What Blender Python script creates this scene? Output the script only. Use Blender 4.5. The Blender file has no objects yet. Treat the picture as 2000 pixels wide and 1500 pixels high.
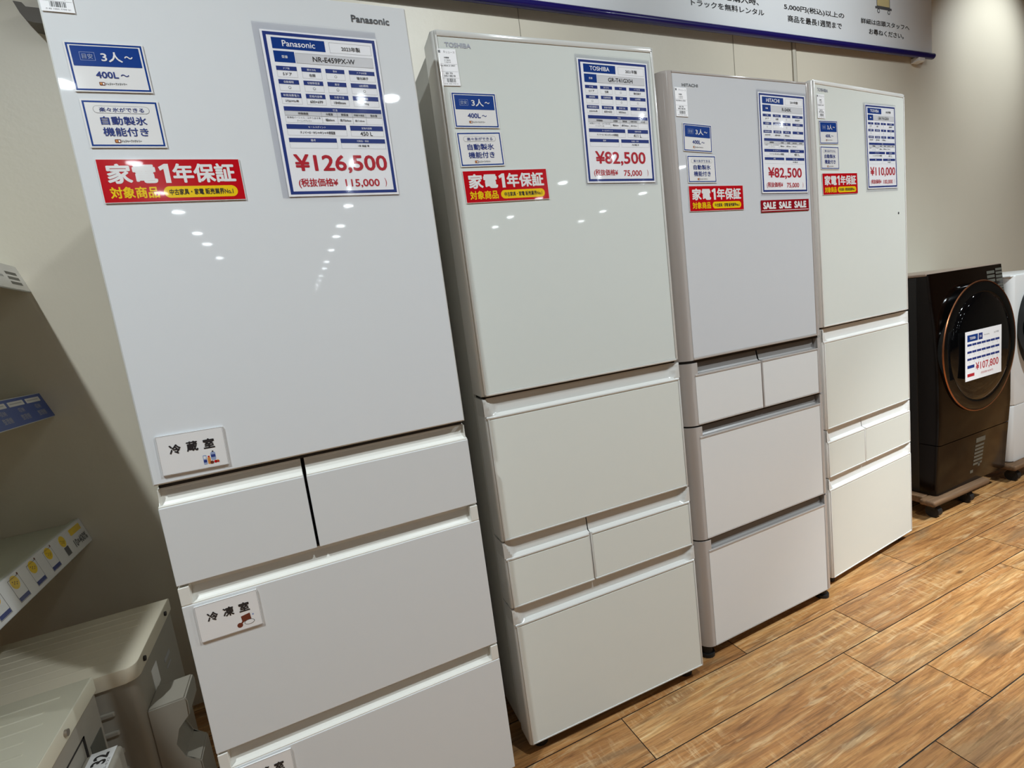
import bpy, bmesh, math, random
from mathutils import Vector, Matrix
random.seed(7)
SC = bpy.context.scene
COL = SC.collection
R = math.radians

# ------------------------------------------------------------------ camera, world, lights, exposure
cam_d = bpy.data.cameras.new('camera')
cam_d.sensor_fit = 'HORIZONTAL'
cam_d.sensor_width = 36.0
cam_d.lens = 977.23 / 2000 * 36.0
cam_d.clip_start = 0.02
cam = bpy.data.objects.new('camera', cam_d)
cam.location = (0.280754, -1.073861, 1.190457)
cam.rotation_euler = (1.430875, 0.128575, -0.411076)
COL.objects.link(cam)
SC.camera = cam

SC.view_settings.view_transform = 'Standard'
SC.view_settings.look = 'None'
SC.view_settings.gamma = 1.0
SC.view_settings.use_curve_mapping = False
SC.view_settings.exposure = 0.0

world = bpy.data.worlds.new('world')
SC.world = world
world.use_nodes = True
world.node_tree.nodes['Background'].inputs[0].default_value = (1.0, 0.95, 0.88, 1)
world.node_tree.nodes['Background'].inputs[1].default_value = 0.05

ZC = 3.0          # ceiling height
WARM = (0.895, 0.985, 1.03)
LENS = 2.0
Y_NEAR = (-0.95, -1.25, -1.2, -1.1)
BEAM_FAR = 14
BEAM_NEAR = (160, 110, 240, 60)
ADDED_WALLSPOT = (2, 62, 62)
WASH, ADDED_ACCENT = 42, 330


def downlight(x, y, power, spread=180, size=0.13):
    d = bpy.data.lights.new('downlight', 'AREA')
    d.shape = 'DISK'
    d.size = size
    d.energy = power
    d.color = WARM
    d.spread = R(spread)
    o = bpy.data.objects.new('downlight', d)
    o.location = (x, y, ZC - 0.03)
    COL.objects.link(o)
    return o


def spotlight(loc, aim, power, angle=60, blend=0.6, size=0.04):
    d = bpy.data.lights.new('spot_beam', 'SPOT')
    d.energy = power
    d.color = WARM
    d.spot_size = R(angle)
    d.spot_blend = blend
    d.shadow_soft_size = size
    o = bpy.data.objects.new('spot_beam', d)
    o.location = loc
    o.rotation_euler = (Vector(aim) - Vector(loc)).to_track_quat('-Z', 'Y').to_euler()
    COL.objects.link(o)
    return o


ROW_Y = (-3.07, -4.6, -5.6, -6.47, -7.81, -8.72, -10.2, -11.85, -13.0, -14.67, -15.8, -17.2, -18.6)
ROW_X = (-0.77, 1.29, 3.95, 5.95)
X_NEAR = (-0.77, 1.29, 3.35, 5.4)
# rows of recessed lamps running away from the wall; every lamp has a glowing lens and a wide beam
for y in ROW_Y:
    for x in ROW_X:
        if (x < 0 and y < -10.5) or (x > 3 and y < -10):
            continue
        downlight(x, y, LENS)
        if y > -9:
            spotlight((x, y, ZC - 0.04), (x, y, 0), BEAM_FAR, 120, 1.0)
for x, y, p in zip(X_NEAR, Y_NEAR, BEAM_NEAR):
    downlight(x, y, LENS)
    spotlight((x, y, ZC - 0.04), (x, y + 0.25, 0), p, 150, 1.0)
for (x, ax, az), p in zip(((-0.75, -0.40, 2.4), (1.2, 1.0, 2.5), (2.7, 2.8, 2.55)), ADDED_WALLSPOT):
    spotlight((x, -0.6, ZC - 0.04), (ax, 0.86, az), p, 84, 1.0)  # unseen spots added to brighten the upper wall and banner
spotlight((4.85, 0.1, 2.92), (4.75, 0.86, 2.45), WASH, 80, 0.9)
spotlight((2.95, -1.3, 2.95), (2.62, -0.30, 0.0), ADDED_ACCENT, 40, 1.0)  # unseen accent spot added to brighten the floor by the fourth refrigerator

# small display lamps far behind, seen as sparkles in the glossy doors
for i, (x, z) in enumerate([(-1.82, 3.14), (-1.97, 2.83), (-1.72, 2.62), (-1.7, 2.53), (-1.9, 2.39), (-1.75, 2.36), (-1.41, 2.5), (-1.54, 2.36), (-1.49, 2.26), (-1.37, 2.22), (-1.42, 2.14), (-1.34, 2.15), (-1.86, 2.17), (1.55, 2.63), (1.53, 2.45), (1.66, 2.35), (1.93, 2.69), (1.89, 2.48), (1.88, 2.39), (1.84, 2.18), (1.52, 2.28), (1.74, 2.5)]):
    d = bpy.data.lights.new('display_lamp', 'AREA')
    d.shape = 'DISK'
    d.size = 0.045
    d.energy = (0.6, 0.3, 0.9)[i % 3]
    d.color = WARM
    o = bpy.data.objects.new('display_lamp', d)
    o.location = (x, -12.0, z)
    o.rotation_euler = (R(90), 0, R(180))
    COL.objects.link(o)

# ------------------------------------------------------------------ materials


def lin(c):
    out = []
    for v in c:
        v = v / 255.0
        out.append(v / 12.92 if v <= 0.04045 else ((v + 0.055) / 1.055) ** 2.4)
    return tuple(out) + (1.0,)


def mat(name, rgb, rough=0.5, metal=0.0, spec=0.5, noise=0.0, nscale=30.0, bump=0.0, bscale=200.0, coat=0.0):
    m = bpy.data.materials.new(name)
    m.use_nodes = True
    nt = m.node_tree
    b = nt.nodes['Principled BSDF']
    b.inputs['Base Color'].default_value = lin(rgb)
    b.inputs['Roughness'].default_value = rough
    b.inputs['Metallic'].default_value = metal
    b.inputs['Specular IOR Level'].default_value = spec
    b.inputs['Coat Weight'].default_value = coat
    b.inputs['Coat Roughness'].default_value = 0.03
    tc = nt.nodes.new('ShaderNodeTexCoord')
    if noise > 0:
        n = nt.nodes.new('ShaderNodeTexNoise')
        n.inputs['Scale'].default_value = nscale
        n.inputs['Detail'].default_value = 4
        nt.links.new(tc.outputs['Object'], n.inputs['Vector'])
        mx = nt.nodes.new('ShaderNodeMix')
        mx.data_type = 'RGBA'
        c = lin(rgb)
        mx.inputs[6].default_value = tuple(v * (1 - noise) for v in c[:3]) + (1,)
        mx.inputs[7].default_value = tuple(min(1, v * (1 + noise)) for v in c[:3]) + (1,)
        nt.links.new(n.outputs['Fac'], mx.inputs[0])
        nt.links.new(mx.outputs[2], b.inputs['Base Color'])
    if bump > 0:
        n = nt.nodes.new('ShaderNodeTexNoise')
        n.inputs['Scale'].default_value = bscale
        n.inputs['Detail'].default_value = 3
        nt.links.new(tc.outputs['Object'], n.inputs['Vector'])
        bp = nt.nodes.new('ShaderNodeBump')
        bp.inputs['Strength'].default_value = bump
        bp.inputs['Distance'].default_value = 0.002
        nt.links.new(n.outputs['Fac'], bp.inputs['Height'])
        nt.links.new(bp.outputs['Normal'], b.inputs['Normal'])
    return m


M = {}
M['wall'] = mat('cream_wall', (222, 213, 194), 0.42, noise=0.03, nscale=3, bump=0.25, bscale=60)
M['ceiling'] = mat('ceiling_paint', (84, 82, 80), 0.9, noise=0.02)
M['room'] = mat('far_wall', (120, 114, 104), 0.8, noise=0.03)
M['groove'] = mat('wall_groove', (150, 142, 126), 0.7)
M['joiner'] = mat('wall_joiner', (205, 198, 182), 0.35)
M['glassA'] = mat('white_glass_cool', (226, 229, 231), 0.03, noise=0.01)
M['steelA'] = mat('white_painted_front', (222, 224, 224), 0.28, noise=0.01)
M['plasA'] = mat('white_plastic_trim', (230, 228, 220), 0.4, noise=0.01)
M['glassB'] = mat('white_glass_green', (222, 227, 222), 0.03, noise=0.01)
M['glassBd'] = mat('white_glass_satin', (226, 229, 222), 0.2, noise=0.01)
M['plasB'] = mat('pale_grey_plastic', (214, 213, 208), 0.16, noise=0.01)
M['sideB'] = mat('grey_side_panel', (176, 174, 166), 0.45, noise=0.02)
M['glassC'] = mat('pale_grey_glass', (214, 216, 219), 0.03, noise=0.01)
M['glassCd'] = mat('pale_grey_glass_satin', (230, 231, 230), 0.18, noise=0.01)
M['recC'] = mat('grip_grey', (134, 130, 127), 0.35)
M['plasC'] = mat('warm_grey_frame', (186, 179, 174), 0.12, noise=0.015)
M['glassD'] = mat('white_glass_bright', (232, 235, 228), 0.03, noise=0.01)
M['glassDd'] = mat('white_glass_bright_satin', (230, 231, 222), 0.2, noise=0.01)
M['plasD'] = mat('white_plastic_bright', (236, 234, 229), 0.18, noise=0.01)
M['dark'] = mat('black_rubber', (24, 22, 21), 0.6, noise=0.1)
M['gap'] = mat('dark_gap', (38, 32, 28), 0.8)
M['chrome'] = mat('emblem_grey', (66, 67, 70), 0.35)
M['chromeL'] = mat('emblem_pale', (142, 144, 158), 0.35)
# print inks / papers
M['paper'] = mat('white_paper', (251, 251, 253), 0.45, noise=0.01)
M['gloss'] = mat('laminated_white', (238, 237, 236), 0.12, coat=0.6)
M['blue'] = mat('ink_blue', (22, 62, 140), 0.2, coat=0.5)
M['navy'] = mat('ink_navy', (44, 62, 132), 0.25, coat=0.3)
M['red'] = mat('ink_red', (196, 14, 28), 0.16, coat=0.6)
M['redd'] = mat('ink_dark_red', (150, 16, 30), 0.2, coat=0.5)
M['priced'] = mat('ink_price_red', (190, 38, 52), 0.3)
M['yellow'] = mat('ink_yellow', (246, 206, 20), 0.2, coat=0.5)
M['black'] = mat('ink_black', (40, 38, 40), 0.4)
M['ink'] = mat('ink_grey', (92, 92, 96), 0.4)
M['line'] = mat('ink_line_grey', (168, 168, 170), 0.4)
M['cell'] = mat('paper_grey', (220, 220, 222), 0.4)
M['brown'] = mat('ink_brown', (112, 52, 36), 0.4)
M['orange'] = mat('ink_orange', (214, 140, 70), 0.4)
M['lblue'] = mat('ink_light_blue', (150, 165, 200), 0.4)
M['bar'] = mat('navy_banner_bar', (24, 14, 96), 0.3, coat=0.3)
M['banner'] = mat('banner_cloth', (236, 238, 240), 0.7, bump=0.5, bscale=5)
M['cart'] = mat('print_box_tan', (222, 204, 150), 0.5)
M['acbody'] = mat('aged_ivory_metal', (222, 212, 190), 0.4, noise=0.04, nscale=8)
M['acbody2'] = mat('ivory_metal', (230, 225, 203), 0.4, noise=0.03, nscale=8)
M['acside'] = mat('ivory_side_shaded', (160, 153, 140), 0.5, noise=0.03)  # ivory darkened to carry the shade on casing sides and covers
M['screw'] = mat('screw_metal', (170, 160, 150), 0.3, metal=0.8)
M['shelf'] = mat('shelf_ivory', (206, 208, 190), 0.5, noise=0.03)
M['rail'] = mat('price_rail', (210, 212, 210), 0.35)
M['railblue'] = mat('rail_label_blue', (70, 92, 160), 0.4)
M['brownm'] = mat('dark_brown_metal', (15, 7, 4), 0.14, spec=0.3)
M['brownside'] = mat('dark_brown_side', (16, 12, 11), 0.4)
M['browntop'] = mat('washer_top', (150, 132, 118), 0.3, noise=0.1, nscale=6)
M['copper'] = mat('copper_ring', (178, 116, 80), 0.3, metal=0.9)
M['bglass'] = mat('black_door_glass', (6, 6, 7), 0.05)
M['ww'] = mat('white_washer', (226, 226, 224), 0.3)
M['sticker'] = mat('grey_sticker', (92, 92, 84), 0.4)
M['wallshadow'] = mat('wall_shadow_grey', (104, 98, 90), 0.6)


def sleeve_mat(name, tint):
    m = bpy.data.materials.new(name)
    m.use_nodes = True
    nt = m.node_tree
    nt.nodes.clear()
    out = nt.nodes.new('ShaderNodeOutputMaterial')
    tr = nt.nodes.new('ShaderNodeBsdfTransparent')
    tr.inputs[0].default_value = tint
    gl = nt.nodes.new('ShaderNodeBsdfGlossy')
    gl.inputs['Roughness'].default_value = 0.06
    lw = nt.nodes.new('ShaderNodeLayerWeight')
    lw.inputs[0].default_value = 0.5
    pw = nt.nodes.new('ShaderNodeMath')
    pw.operation = 'POWER'
    pw.inputs[1].default_value = 5.0
    nt.links.new(lw.outputs['Facing'], pw.inputs[0])
    fr = nt.nodes.new('ShaderNodeMath')
    fr.operation = 'MULTIPLY_ADD'
    fr.inputs[1].default_value = 0.55
    fr.inputs[2].default_value = 0.045
    nt.links.new(pw.outputs[0], fr.inputs[0])
    mx = nt.nodes.new('ShaderNodeMixShader')
    nt.links.new(fr.outputs[0], mx.inputs[0])
    nt.links.new(tr.outputs[0], mx.inputs[1])
    nt.links.new(gl.outputs[0], mx.inputs[2])
    nt.links.new(mx.outputs[0], out.inputs[0])
    return m


M['sleeve'] = sleeve_mat('clear_plastic', (0.985, 0.985, 0.99, 1))
M['sleeveb'] = sleeve_mat('clear_plastic_back', (0.90, 0.90, 0.925, 1))


def wood_floor(name):
    m = bpy.data.materials.new(name)
    m.use_nodes = True
    nt = m.node_tree
    L = nt.links.new
    b = nt.nodes['Principled BSDF']
    tc = nt.nodes.new('ShaderNodeTexCoord')
    at = nt.nodes.new('ShaderNodeAttribute')
    at.attribute_name = 'plank'
    off = nt.nodes.new('ShaderNodeVectorMath')
    off.operation = 'MULTIPLY_ADD'
    off.inputs[1].default_value = (37.0, 19.0, 11.0)
    L(at.outputs['Fac'], off.inputs[0])
    L(tc.outputs['Object'], off.inputs[2])

    def noise(sx, sy, det, rough=0.6, dist=0.0, scale=1.0):
        mp = nt.nodes.new('ShaderNodeMapping')
        mp.inputs['Scale'].default_value = (sx, sy, 1)
        L(off.outputs[0], mp.inputs[0])
        n = nt.nodes.new('ShaderNodeTexNoise')
        n.inputs['Scale'].default_value = scale
        n.inputs['Detail'].default_value = det
        n.inputs['Roughness'].default_value = rough
        n.inputs['Distortion'].default_value = dist
        L(mp.outputs[0], n.inputs['Vector'])
        return n.outputs['Fac']

    def ramp(fac, stops):
        r = nt.nodes.new('ShaderNodeValToRGB')
        e = r.color_ramp.elements
        while len(e) > 1:
            e.remove(e[-1])
        e[0].position = stops[0][0]
        e[0].color = lin(stops[0][1])
        for p, c in stops[1:]:
            k = e.new(p)
            k.color = lin(c)
        L(fac, r.inputs[0])
        return r.outputs[0]

    def mix(fac, a, b2, mode='MIX'):
        x = nt.nodes.new('ShaderNodeMix')
        x.data_type = 'RGBA'
        x.blend_type = mode
        if isinstance(fac, float):
            x.inputs[0].default_value = fac
        else:
            L(fac, x.inputs[0])
        for i, v in ((6, a), (7, b2)):
            if isinstance(v, tuple):
                x.inputs[i].default_value = v
            else:
                L(v, x.inputs[i])
        return x.outputs[2]

    def math2(op, a, b2):
        x = nt.nodes.new('ShaderNodeMath')
        x.operation = op
        x.use_clamp = True
        for i, v in ((0, a), (1, b2)):
            if isinstance(v, float):
                x.inputs[i].default_value = v
            else:
                L(v, x.inputs[i])
        return x.outputs[0]

    big = noise(2.6, 30.0, 6, 0.68, 1.0)
    base = ramp(big, [(0.28, (130, 92, 58)), (0.40, (172, 122, 74)), (0.53, (194, 143, 88)), (0.63, (208, 164, 110)), (0.74, (230, 198, 150))])
    # grey weathered patches
    pat = noise(1.9, 9.0, 4, 0.55, 0.8)
    gm = ramp(pat, [(0.53, (0, 0, 0)), (0.64, (255, 255, 255))])
    base = mix(math2('MULTIPLY', gm, 0.55), base, lin((140, 118, 90)))
    # fine grain along the plank
    fine = noise(7.0, 150.0, 5, 0.72, 0.4)
    fr = ramp(fine, [(0.32, (128, 116, 104)), (0.58, (255, 255, 255))])
    base = mix(0.6, base, fr, 'MULTIPLY')
    # pale streaks along the plank
    strk = noise(5.0, 46.0, 5, 0.65, 1.0)
    st = ramp(strk, [(0.56, (0, 0, 0)), (0.70, (255, 255, 255))])
    base = mix(math2('MULTIPLY', st, 0.45), base, lin((240, 214, 168)))
    # pale rough-sawn marks across
    saw = noise(95.0, 16.0, 4, 0.65, 0.6)
    sm = ramp(saw, [(0.50, (0, 0, 0)), (0.68, (255, 255, 255))])
    msk = noise(3.0, 14.0, 3, 0.55, 0.5)
    mm = ramp(msk, [(0.50, (0, 0, 0)), (0.62, (255, 255, 255))])
    base = mix(math2('MULTIPLY', math2('MULTIPLY', sm, mm), 0.50), base, lin((228, 198, 152)))
    # dark knots and short dark checks
    vm = nt.nodes.new('ShaderNodeMapping')
    vm.inputs['Scale'].default_value = (3.2, 9.0, 1)
    L(off.outputs[0], vm.inputs[0])
    v = nt.nodes.new('ShaderNodeTexVoronoi')
    v.inputs['Scale'].default_value = 1.0
    L(vm.outputs[0], v.inputs['Vector'])
    kn = ramp(v.outputs['Distance'], [(0.02, (255, 255, 255)), (0.09, (0, 0, 0))])
    base = mix(math2('MULTIPLY', kn, 0.8), base, lin((80, 48, 26)))
    chk = noise(11.0, 60.0, 3, 0.6, 0.6)
    ck = ramp(chk, [(0.66, (0, 0, 0)), (0.74, (255, 255, 255))])
    base = mix(math2('MULTIPLY', ck, 0.35), base, lin((104, 68, 40)))
    # per plank tint
    tint = ramp(at.outputs['Fac'], [(0.0, (214, 205, 196)), (0.5, (255, 246, 236)), (1.0, (255, 255, 250))])
    base = mix(0.8, base, tint, 'MULTIPLY')
    L(base, b.inputs['Base Color'])
    rr = nt.nodes.new('ShaderNodeMapRange')
    rr.inputs[3].default_value = 0.30
    rr.inputs[4].default_value = 0.48
    L(fine, rr.inputs[0])
    L(rr.outputs[0], b.inputs['Roughness'])
    bp = nt.nodes.new('ShaderNodeBump')
    bp.inputs['Strength'].default_value = 0.35
    bp.inputs['Distance'].default_value = 0.002
    L(math2('ADD', math2('MULTIPLY', fine, 0.5), math2('MULTIPLY', saw, 0.4)), bp.inputs['Height'])
    L(bp.outputs['Normal'], b.inputs['Normal'])
    return m


M['floor'] = wood_floor('plank_floor')


def rough_wood(name, rgb):
    m = mat(name, rgb, 0.7)
    nt = m.node_tree
    b = nt.nodes['Principled BSDF']
    tc = nt.nodes.new('ShaderNodeTexCoord')
    mp = nt.nodes.new('ShaderNodeMapping')
    mp.inputs['Scale'].default_value = (4, 60, 60)
    n = nt.nodes.new('ShaderNodeTexNoise')
    n.inputs['Scale'].default_value = 1.5
    n.inputs['Detail'].default_value = 5
    r = nt.nodes.new('ShaderNodeValToRGB')
    c = lin(rgb)
    r.color_ramp.elements[0].position = 0.3
    r.color_ramp.elements[0].color = tuple(v * 0.6 for v in c[:3]) + (1,)
    r.color_ramp.elements[1].position = 0.7
    r.color_ramp.elements[1].color = tuple(min(1, v * 1.3) for v in c[:3]) + (1,)
    nt.links.new(tc.outputs['Object'], mp.inputs[0])
    nt.links.new(mp.outputs[0], n.inputs['Vector'])
    nt.links.new(n.outputs['Fac'], r.inputs[0])
    nt.links.new(r.outputs[0], b.inputs['Base Color'])
    return m


M['wood'] = rough_wood('dolly_wood', (108, 80, 54))

# ------------------------------------------------------------------ mesh helpers


def link(name, bm, mats, parent=None, smooth=False, normals=True):
    if normals:
        bmesh.ops.recalc_face_normals(bm, faces=bm.faces[:])
    me = bpy.data.meshes.new(name)
    bm.to_mesh(me)
    bm.free()
    if not isinstance(mats, (list, tuple)):
        mats = [mats]
    for m in mats:
        me.materials.append(m)
    if smooth:
        me.polygons.foreach_set('use_smooth', [True] * len(me.polygons))
        me.set_sharp_from_angle(angle=R(35))
    o = bpy.data.objects.new(name, me)
    COL.objects.link(o)
    if parent:
        o.parent = parent
    return o


def box(bm, x0, x1, y0, y1, z0, z1, mi=0, bev=0.0, seg=2):
    vs = [bm.verts.new((x, y, z)) for x in (x0, x1) for y in (y0, y1) for z in (z0, z1)]
    idx = [(0, 1, 3, 2), (4, 6, 7, 5), (0, 4, 5, 1), (2, 3, 7, 6), (0, 2, 6, 4), (1, 5, 7, 3)]
    fs = []
    for i in idx:
        f = bm.faces.new([vs[k] for k in i])
        f.material_index = mi
        fs.append(f)
    bmesh.ops.recalc_face_normals(bm, faces=fs)
    if bev > 0:
        es = list({e for f in fs for e in f.edges})
        r = bmesh.ops.bevel(bm, geom=es, offset=bev, segments=seg, affect='EDGES', profile=0.5)
        for f in r['faces']:
            f.material_index = mi


def plan(x0, x1, y0, y1, rl, rr, n=8):
    """front-rounded plan outline (front is y0)"""
    p = [(x0, y1)]
    if rl > 0:
        for i in range(n + 1):
            a = math.pi + (math.pi / 2) * i / n
            p.append((x0 + rl + rl * math.cos(a), y0 + rl + rl * math.sin(a)))
    else:
        p.append((x0, y0))
    if rr > 0:
        for i in range(n + 1):
            a = 1.5 * math.pi + (math.pi / 2) * i / n
            p.append((x1 - rr + rr * math.cos(a), y0 + rr + rr * math.sin(a)))
    else:
        p.append((x1, y0))
    p.append((x1, y1))
    return p


def prism(bm, pts, z0, z1, mi=0, bev=0.0):
    lo = [bm.verts.new((x, y, z0)) for x, y in pts]
    hi = [bm.verts.new((x, y, z1)) for x, y in pts]
    n = len(pts)
    fs = [bm.faces.new(lo[::-1]), bm.faces.new(hi)]
    for i in range(n):
        fs.append(bm.faces.new([lo[i], lo[(i + 1) % n], hi[(i + 1) % n], hi[i]]))
    for f in fs:
        f.material_index = mi
    if bev > 0:
        es = list(set(fs[0].edges) | set(fs[1].edges))
        r = bmesh.ops.bevel(bm, geom=es, offset=bev, segments=2, affect='EDGES', profile=0.5)
        for f in r['faces']:
            f.material_index = mi


def tube(bm, p0, p1, r, n=16, mi=0, r1=None):
    p0, p1 = Vector(p0), Vector(p1)
    d = (p1 - p0).normalized()
    u = d.orthogonal().normalized()
    w = d.cross(u)
    r1 = r if r1 is None else r1
    a = [bm.verts.new(p0 + (u * math.cos(2 * math.pi * i / n) + w * math.sin(2 * math.pi * i / n)) * r) for i in range(n)]
    b = [bm.verts.new(p1 + (u * math.cos(2 * math.pi * i / n) + w * math.sin(2 * math.pi * i / n)) * r1) for i in range(n)]
    fs = [bm.faces.new(a[::-1]), bm.faces.new(b)]
    for i in range(n):
        fs.append(bm.faces.new([a[i], a[(i + 1) % n], b[(i + 1) % n], b[i]]))
    for f in fs:
        f.material_index = mi


def lathe_y(bm, prof, cx, cz, n=64, mi=0):
    """profile of (radius, y) spun round an axis parallel to Y through (cx, cz)"""
    rings = []
    for r, y in prof:
        if r < 1e-6:
            rings.append([bm.verts.new((cx, y, cz))])
        else:
            rings.append([bm.verts.new((cx + r * math.cos(2 * math.pi * i / n), y, cz + r * math.sin(2 * math.pi * i / n))) for i in range(n)])
    for a, b in zip(rings, rings[1:]):
        for i in range(n):
            j = (i + 1) % n
            if len(a) == 1:
                f = bm.faces.new([a[0], b[i], b[j]])
            elif len(b) == 1:
                f = bm.faces.new([a[i], b[0], a[j]])
            else:
                f = bm.faces.new([a[i], b[i], b[j], a[j]])
            f.material_index = mi


def tag(o, label, cat, group=None):
    o['label'] = label
    o['category'] = cat
    if group:
        o['group'] = group
    return o


def thing(name, label, cat, loc=(0, 0, 0), rz=0.0, group=None):
    o = bpy.data.objects.new(name, None)
    o.empty_display_size = 0.05
    COL.objects.link(o)
    o.location = loc
    o.rotation_euler = (0, 0, rz)
    return tag(o, label, cat, group)


def struct(name, bm, mats, **k):
    o = link(name, bm, mats, **k)
    o['kind'] = 'structure'
    return o


# ------------------------------------------------------------------ printed matter
_TX = {}


STAMPS = [(0, 0), (1, 0), (-1, 0), (0, 1), (0, -1), (0.7, 0.7), (-0.7, 0.7), (0.7, -0.7), (-0.7, -0.7)]


def glyphs(s, bold=0.0):
    """outline text as flat polygons; bold = the same outline stamped round a small circle"""
    vs, fs = glyphs0(s)
    if bold < 0.004:
        return vs, fs
    V, Fc = [], []
    for dx, dy in STAMPS:
        n = len(V)
        V += [(x + dx * bold, y + dy * bold) for x, y in vs]
        Fc += [tuple(i + n for i in f) for f in fs]
    return V, Fc


def glyphs0(s):
    k = s
    if k not in _TX:
        c = bpy.data.curves.new('txt', 'FONT')
        c.body = s
        c.size = 1.0
        c.resolution_u = 3
        o = bpy.data.objects.new('txt', c)
        me = o.to_mesh()
        vs = [(v.co.x, v.co.y) for v in me.vertices]
        fs = [tuple(p.vertices) for p in me.polygons]
        o.to_mesh_clear()
        bpy.data.objects.remove(o)
        bpy.data.curves.remove(c)
        _TX[k] = (vs, fs)
    return _TX[k]


class Print:
    """flat printed layers in millimetres, u right, v down from the top left corner of the sheet"""
    EPS = 0.00014

    def __init__(self, w, h, thick=0.0006, mat_base='paper', bow=0.0):
        self.w, self.h, self.t = w, h, thick
        self.mats = [mat_base]
        self.bm = bmesh.new()
        self.bow = bow
        n = 8 if bow else 1
        x = lambda i: -w / 2000 + w / 1000 * i / n
        rows = []
        for i in range(n + 1):
            b = self.off(i * w / n)
            rows.append([self.bm.verts.new((x(i), y, z)) for y, z in ((-thick - b, h / 2000), (-thick - b, -h / 2000), (-b, -h / 2000), (-b, h / 2000))])
        for a, b in zip(rows, rows[1:]):
            for k in range(4):
                self.bm.faces.new([a[k], a[(k + 1) % 4], b[(k + 1) % 4], b[k]])
        self.bm.faces.new(rows[0])
        self.bm.faces.new(rows[-1][::-1])
        bmesh.ops.recalc_face_normals(self.bm, faces=self.bm.faces[:])

    def off(self, u):
        return self.bow * (1 - (2 * u / self.w - 1) ** 2)

    def mi(self, m):
        if m not in self.mats:
            self.mats.append(m)
        return self.mats.index(m)

    def P(self, u, v, layer):
        return self.bm.verts.new((-self.w / 2000 + u / 1000, -self.t - self.off(u) - layer * self.EPS, self.h / 2000 - v / 1000))

    def poly(self, pts, m, layer=1):
        # points clockwise in (u, v down) face the viewer
        f = self.bm.faces.new([self.P(u, v, layer) for u, v in pts])
        f.material_index = self.mi(m)
        if f.calc_center_median() is not None:
            f.normal_update()
            if f.normal.y > 0:
                f.normal_flip()

    def rect(self, u0, v0, u1, v1, m, layer=1):
        n = 6 if self.bow and (u1 - u0) > 30 else 1
        for i in range(n):
            a, b = u0 + (u1 - u0) * i / n, u0 + (u1 - u0) * (i + 1) / n
            self.poly([(a, v1), (b, v1), (b, v0), (a, v0)], m, layer)

    def frame(self, u0, v0, u1, v1, t, m, layer=1):
        self.rect(u0, v0, u1, v0 + t, m, layer)
        self.rect(u0, v1 - t, u1, v1, m, layer)
        self.rect(u0, v0 + t, u0 + t, v1 - t, m, layer)
        self.rect(u1 - t, v0 + t, u1, v1 - t, m, layer)

    def rrect(self, u0, v0, u1, v1, r, m, layer=1, n=8):
        p = []
        for cx, cy, a0 in ((u1 - r, v1 - r, 0), (u0 + r, v1 - r, 90), (u0 + r, v0 + r, 180), (u1 - r, v0 + r, 270)):
            for i in range(n + 1):
                a = R(a0 + 90 * i / n)
                p.append((cx + r * math.cos(a), cy + r * math.sin(a)))
        self.poly(p, m, layer)

    def disc(self, u, v, r, m, layer=1, n=24, ry=None):
        ry = ry or r
        self.poly([(u + r * math.cos(2 * math.pi * i / n), v + ry * math.sin(2 * math.pi * i / n)) for i in range(n)], m, layer)

    def text(self, s, u0, v0, u1, v1, m, layer=2, bold=0.0, keep=False, align='C'):
        """fit the string's ink box to the given box; keep = uniform scale inside it"""
        vs, fs = glyphs(s, bold)
        if not vs:
            return
        x0, x1 = min(v[0] for v in vs), max(v[0] for v in vs)
        y0, y1 = min(v[1] for v in vs), max(v[1] for v in vs)
        sx, sy = (u1 - u0) / (x1 - x0), (v1 - v0) / (y1 - y0)
        if keep:
            sx = sy = min(sx, sy)
        ww, hh = (x1 - x0) * sx, (y1 - y0) * sy
        ou = u0 if align == 'L' else (u1 - ww if align == 'R' else (u0 + u1 - ww) / 2)
        ov = (v0 + v1 + hh) / 2
        # stamps of a bold string sit a few microns apart so that they never coincide
        n0 = len(glyphs0(s)[0])
        vv = [self.P(ou + (x - x0) * sx, ov - (y - y0) * sy, layer + 0.16 * (i // n0)) for i, (x, y) in enumerate(vs)]
        k = self.mi(m)
        for f in fs:
            try:
                q = self.bm.faces.new([vv[i] for i in f])
            except ValueError:
                continue
            q.material_index = k
            q.normal_update()
            if q.normal.y > 0:
                q.normal_flip()

    def done(self, name, parent=None):
        return link(name, self.bm, [M[k] for k in self.mats], parent, normals=False)


def shop_mark(p, u0, v0, u1, v1):
    """little shop mark: a brown and orange badge with a line of black kana"""
    h = v1 - v0
    p.rrect(u0, v0, u0 + h * 1.5, v1, h * 0.2, 'brown', 2)
    p.rrect(u0 + h * 0.2, v0 + h * 0.2, u0 + h * 0.75, v1 - h * 0.2, h * 0.15, 'orange', 3)
    p.rrect(u0 + h * 0.9, v0 + h * 0.25, u0 + h * 1.3, v1 - h * 0.2, h * 0.1, 'paper', 3)
    p.text('トレジャーファクトリー', u0 + h * 1.7, v0 + h * 0.1, u1, v1 - h * 0.1, 'black', 2, 0.02)


def people_card(w=109, h=77):
    p = Print(w, h, 0.0007, 'gloss', bow=0.0)
    p.frame(2.2, 2.0, w - 2.2, h - 2.0, 2.6, 'blue', 1)
    p.rrect(7.2, 6.2, w - 7.2, 37.2, 1.2, 'blue', 1)
    p.frame(18, 15.5, 38.5, 28.4, 0.5, 'lblue', 2)
    p.text('目安', 21, 18, 35.5, 26, 'lblue', 3, 0.01)
    p.text('3人', 46.5, 14, 76, 30, 'gloss', 3, 0.02)
    p.text('〜', 79, 19.5, 91, 24.0, 'gloss', 3, 0.02)
    p.text('400L', 33.7, 45, 65, 55.5, 'navy', 2, 0.024)
    p.text('〜', 68, 48.5, 80, 52.2, 'navy', 2, 0.012)
    shop_mark(p, 35.6, 61.6, 74, 66.8)
    return p


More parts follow.
